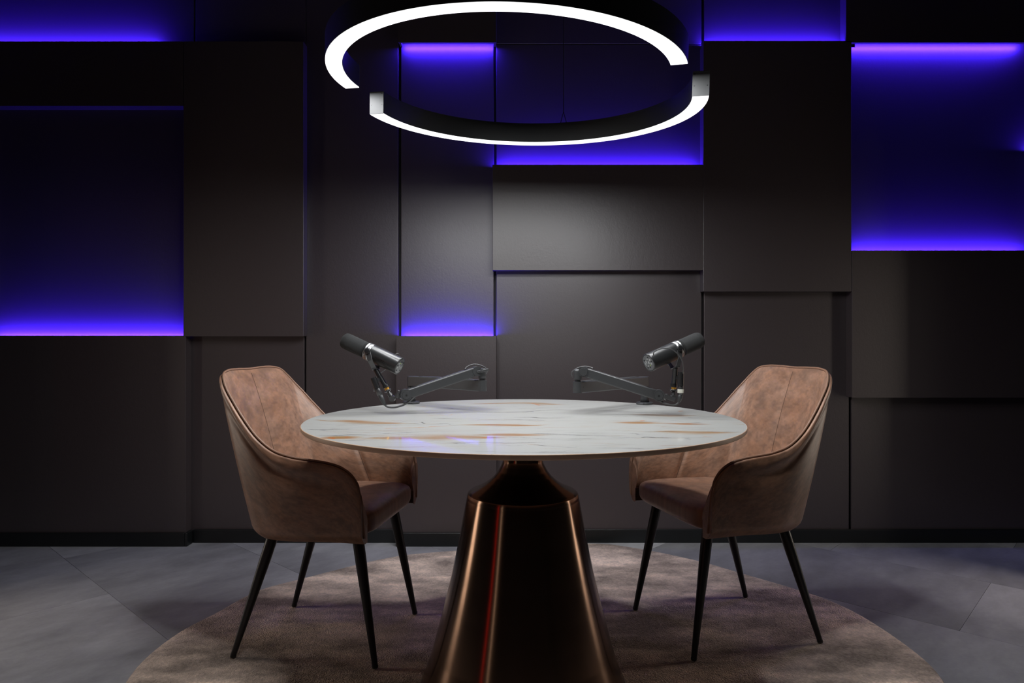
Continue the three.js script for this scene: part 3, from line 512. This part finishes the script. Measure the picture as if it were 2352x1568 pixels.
function microphone(label, k, mount, letters) {
  const A = at(...k.tip), B = at(...k.tail), a = B.clone().sub(A).normalize(), L0 = A.distanceTo(B);
  const o = thing('microphone', label, 'microphone', mount.top, 0, 'broadcast microphones on the arms'), Lo = local(o), put = (n, g, m, p = o) => mesh(n, Lo(Array.isArray(g) ? merge(g) : g), m, p);
  const RB = 0.0272, RW = 0.0252, w1 = L0 * 0.43, r1 = L0 * 0.515;
  put('windscreen', latheBetween(A, B, [[0, -0.001], [0.012, -0.0006], [0.019, 0.001], [0.0232, 0.0048], [0.0248, 0.010], [RW, 0.02], [RW, w1 - 0.01], [RW - 0.0006, w1], [0, w1]], 56), foamMat);
  put('grille_ring', latheBetween(A, B, [[RW - 0.003, w1 - 0.001], [RB - 0.0006, w1], [RB, w1 + 0.0012], [RB - 0.0012, w1 + 0.0035], [RB - 0.0012, w1 + 0.006], [RB + 0.0004, w1 + 0.0075], [RB + 0.0004, r1 - 0.003], [RB - 0.0015, r1 - 0.002], [RB - 0.0015, r1]], 56), chrome);
  const body = put('body', latheBetween(A, B, [[RB - 0.003, r1 - 0.0005], [RB - 0.0006, r1], [RB, r1 + 0.0012], [RB, L0 - 0.003], [RB - 0.0006, L0 - 0.0008], [RB - 0.002, L0], [RB - 0.0032, L0], [RB - 0.0034, L0 - 0.0016], [0, L0 - 0.0016]], 64), micBodyMat);
  // back plate with connector recess and switch windows
  const toCam = V(0, EYE, 0).sub(A.clone().lerp(B, 0.5)).normalize(), c1 = toCam.clone().addScaledVector(a, -toCam.dot(a)).normalize(), c2 = a.clone().cross(c1).normalize();
  const plateC = A.clone().addScaledVector(a, L0 - 0.0014), plate = put('back_plate', rod(plateC, plateC.clone().addScaledVector(a, 0.0008), RB - 0.0036, RB - 0.0036, 44), plateMat);
  const onPlate = (u, v) => plateC.clone().addScaledVector(a, 0.001).addScaledVector(c1, u).addScaledVector(c2, v);
  const bas = new THREE.Matrix4().makeBasis(c1, c2, a);
  for (const [u, v, w, h, m] of [[0.012, -0.006, 0.007, 0.005, printMat], [0.012, 0.006, 0.007, 0.005, printMat], [0.002, 0.0, 0.006, 0.008, printMat], [0.002, 0.011, 0.005, 0.004, printMat], [-0.006, -0.009, 0.006, 0.004, printMat], [-0.008, 0.004, 0.004, 0.009, printMat], [-0.015, 0.0, 0.003, 0.010, printMat], [0.004, -0.009, 0.003, 0.003, greenMat]])
    put('marking', new THREE.BoxGeometry(w, h, 0.0005).applyMatrix4(bas.clone().setPosition(onPlate(u, v))), m, plate);
  for (const [u, v] of [[0.008, 0.015], [0.016, 0], [-0.001, -0.014], [-0.012, -0.013], [-0.014, 0.011]]) put('screw', rod(onPlate(u, v), onPlate(u, v).addScaledVector(a, 0.0012), 0.0022, 0.002, 12), plasticBlack, plate);
  // yoke
  const piv = at(...k.pivot), along = piv.clone().sub(A).dot(a), axisP = A.clone().addScaledVector(a, along), w = c1.clone();
  const low = at(...k.yoke), down = low.clone().sub(axisP); down.addScaledVector(c1, -down.dot(c1)).normalize();
  const stemTop = mount.top.clone().addScaledVector(mount.ax, k.stem), armR = RB + 0.0035;
  const lowC = axisP.clone().addScaledVector(down, k.drop), yl = (s) => axisP.clone().addScaledVector(w, s * armR), z = w.clone().cross(down).normalize();
  const plank = (p, q, wid, thick, nrm) => { const x = q.clone().sub(p), l = x.length(); x.normalize(); const n = nrm.clone().addScaledVector(x, -nrm.dot(x)).normalize(), y = n.clone().cross(x); return box(l, wid, thick, 0.0012).applyMatrix4(new THREE.Matrix4().makeBasis(x, y, n).setPosition(p.clone().add(q).multiplyScalar(0.5))); };
  const yokeParts = [];
  for (const s of [1, -1]) {
    const kn = yl(s).addScaledVector(down, k.drop * 0.55), bt = axisP.clone().addScaledVector(down, k.drop).addScaledVector(w, s * 0.012);
    yokeParts.push(plank(yl(s).addScaledVector(down, -0.008), kn.clone().addScaledVector(down, 0.002), 0.0155, 0.0028, w), plank(kn, bt, 0.0155, 0.0028, w.clone().multiplyScalar(s)));
  }
  yokeParts.push(plank(lowC.clone().addScaledVector(w, 0.015), lowC.clone().addScaledVector(w, -0.015), 0.0155, 0.003, down));
  const yoke = put('yoke', yokeParts, k.yokeMat ?? bladeMat);
  for (const s of [1, -1]) put('yoke_knob', latheBetween(yl(s), yl(s).addScaledVector(w, s), [[0, 0], [0.0085, 0.0005], [0.0085, 0.005], [0.0075, 0.0065], [0, 0.0068]], 26), plasticBlack, yoke);
  put('stem', [rod(mount.top, lowC, 0.0078, 0.0078, 24), rod(mount.top, mount.top.clone().addScaledVector(mount.ax, 0.009), 0.0102, 0.0102, 24)], plasticBlack);
  // socket beside the stem for the cable plug
  const p0 = at(...k.plug[0]), p1 = at(...k.plug[1]);
  put('cable_socket', [rod(p0, p0.clone().lerp(p1, 0.62), 0.0092, 0.0092, 24), plank(p0.clone().lerp(p1, 0.25), mount.top.clone().lerp(lowC, 0.5), 0.012, 0.006, V(0, 0, 1))], plasticBlack);
  put('pigtail', tube(k.pigtail.map((p) => at(...p)), 0.0016, 70, 8), cableMat);
  if (letters) {                                                    // flat lettering wrapped on the body
    const cv = document.createElement('canvas'); cv.width = 512; cv.height = 128; const c = cv.getContext('2d');
    c.clearRect(0, 0, 512, 128); c.fillStyle = '#000'; c.font = 'bold 118px sans-serif'; c.textAlign = 'center'; c.textBaseline = 'middle'; c.save(); c.translate(256, 66); c.scale(1.12, 1); c.fillText(letters, 0, 0); c.restore();
    const t = new THREE.CanvasTexture(cv); t.colorSpace = THREE.SRGBColorSpace; t.magFilter = THREE.LinearFilter;
    const m = std({ name: 'black_lettering', map: t, transparent: true, roughness: 0.5, color: lin(0.006, 0.006, 0.006) });
    const h = 0.0125, len = 0.042, mid = r1 + (L0 - r1) * 0.42, ang = h / RB;
    const dn = c1.clone().cross(a); if (dn.y > 0) dn.negate();
    const g = gridSurface(2, 10, (u, v) => { const th = 0.35 + (v - 0.5) * ang; const n = c1.clone().multiplyScalar(Math.cos(th)).addScaledVector(dn, Math.sin(th)); return [A.clone().addScaledVector(a, mid + (u - 0.5) * len).addScaledVector(n, RB + 0.0002), u, 1 - v]; }, true);
    put('lettering', g, m, body);
  }
  return { o, p0, p1 };
}
function micCable(label, k, mount) {
  const p0 = at(...k.plug[0]), p1 = at(...k.plug[1]), p2 = at(...k.plug[2]);
  const o = thing('microphone_cable', label, 'cable', p0, 0, 'plugged microphone cables'), L = local(o), put = (n, g, m, p = o) => mesh(n, L(g), m, p);
  const d = p2.clone().sub(p0), q = p0.clone().lerp(p1, 0.62);
  const plug = put('plug', latheBetween(q, p1, [[0, 0], [0.0082, 0], [0.0082, q.distanceTo(p1)], [0, q.distanceTo(p1)]], 24), bladeMat);
  if (k.band) put('white_band', latheBetween(q.clone().lerp(p1, 0.35), p1, [[0.0086, 0], [0.0092, 0.0008], [0.0092, 0.0105], [0.0086, 0.0112]], 24), whiteTape, plug);
  else put('latch', box(0.004, 0.009, 0.004, 0.001).translate(q.x - 0.0095, q.y - 0.004, q.z), chrome, plug);
  put('boot', latheBetween(p1, p2, [[0, 0], [0.0078, 0], [0.0068, p1.distanceTo(p2) * 0.5], [0.0042, p1.distanceTo(p2)], [0, p1.distanceTo(p2)]], 20), armGrey);
  put('cord', tube([p2.clone().lerp(p1, 0.25), ...k.cord.map((p) => at(...p))], 0.0029, 80), cableMat);
}
const left = {
  base: [945, 926, 2.367], elbow: [1108, 2.14], knuckle: [1094, 852, 2.135], end: [931, 906.5, 2.06], wing: true,
  head: [[915.5, 908, 2.06], [901, 915, 2.06], [892, 899, 2.065], [887, 889, 2.066]],
  loop: [[1068, 848, 2.125], [1072, 843, 2.13], [1084, 837.5, 2.135], [1096, 837, 2.145], [1110, 841.5, 2.15], [1118.5, 849, 2.155], [1118, 856, 2.155], [1114, 862, 2.15]],
  tip: [789, 780, 2.115], tail: [918.5, 841, 2.06], pivot: [843.5, 811.5, 2.06], yoke: [866, 849, 2.085], drop: 0.053, stem: 0.05,
  plug: [[857, 867, 2.05], [873, 907, 2.05], [884.5, 930, 2.05]], pigtail: [[905, 818, 2.10], [911, 812, 2.105], [915.5, 813, 2.11], [915, 818, 2.115], [905, 828, 2.12], [889, 846, 2.11], [872, 858, 2.09], [864, 867, 2.06], [861, 870, 2.05]],
  cord: [[887, 932.5, 2.05], [895, 935, 2.05], [908, 935, 2.05], [926, 930, 2.05], [941, 921, 2.055], [951, 911, 2.06], [956, 902, 2.065]],
};
const right = {
  base: [1481, 928, 2.337], elbow: [1327, 2.075], knuckle: [1341, 853.5, 2.07], end: [1513, 908, 2.03],
  head: [[1532, 912, 2.03], [1546.5, 913, 2.03], [1547.5, 898, 2.035], [1547.5, 888, 2.035]],
  loop: [[1362, 846, 2.06], [1356, 843.5, 2.065], [1345, 841.5, 2.07], [1333, 843, 2.075], [1320, 849, 2.08], [1313, 857, 2.085], [1315.5, 866, 2.085]],
  tip: [1608.5, 779, 2.085], tail: [1489, 833, 1.995], pivot: [1562, 806, 2.01], yoke: [1541, 843, 2.045], drop: 0.05, stem: 0.05,
  plug: [[1564, 854, 2.015], [1563, 906, 2.015], [1560, 923, 2.015]], band: true, pigtail: [[1501, 815, 1.965], [1502, 809, 1.955], [1510, 803, 1.95], [1527, 799.5, 1.955], [1545, 803.5, 1.96], [1560, 816, 1.97], [1568, 832, 1.985], [1569.5, 848, 2.0], [1568, 860, 2.01]],
  cord: [[1556, 927, 2.015], [1549, 930, 2.015], [1537, 929, 2.015], [1520, 923, 2.02], [1504, 914, 2.025], [1494, 904, 2.03]],
};
const mountL = boomArm('anthracite microphone boom stand with a wing knob at its elbow', left);
const mountR = boomArm('anthracite microphone boom stand with a round cap on its elbow', right);
microphone('dark grey broadcast microphone with black lettering in front of the low middle panel', left, mountL, 'SHURE');
microphone('dark grey broadcast microphone with a thin cable looped over its body', right, mountR);
micCable('black microphone plug and cable hanging slanted beside a microphone stem, no white band', left, mountL);
micCable('black microphone plug with a white band and its cable curving into the arm', right, mountR);

renderer.render(scene, camera);
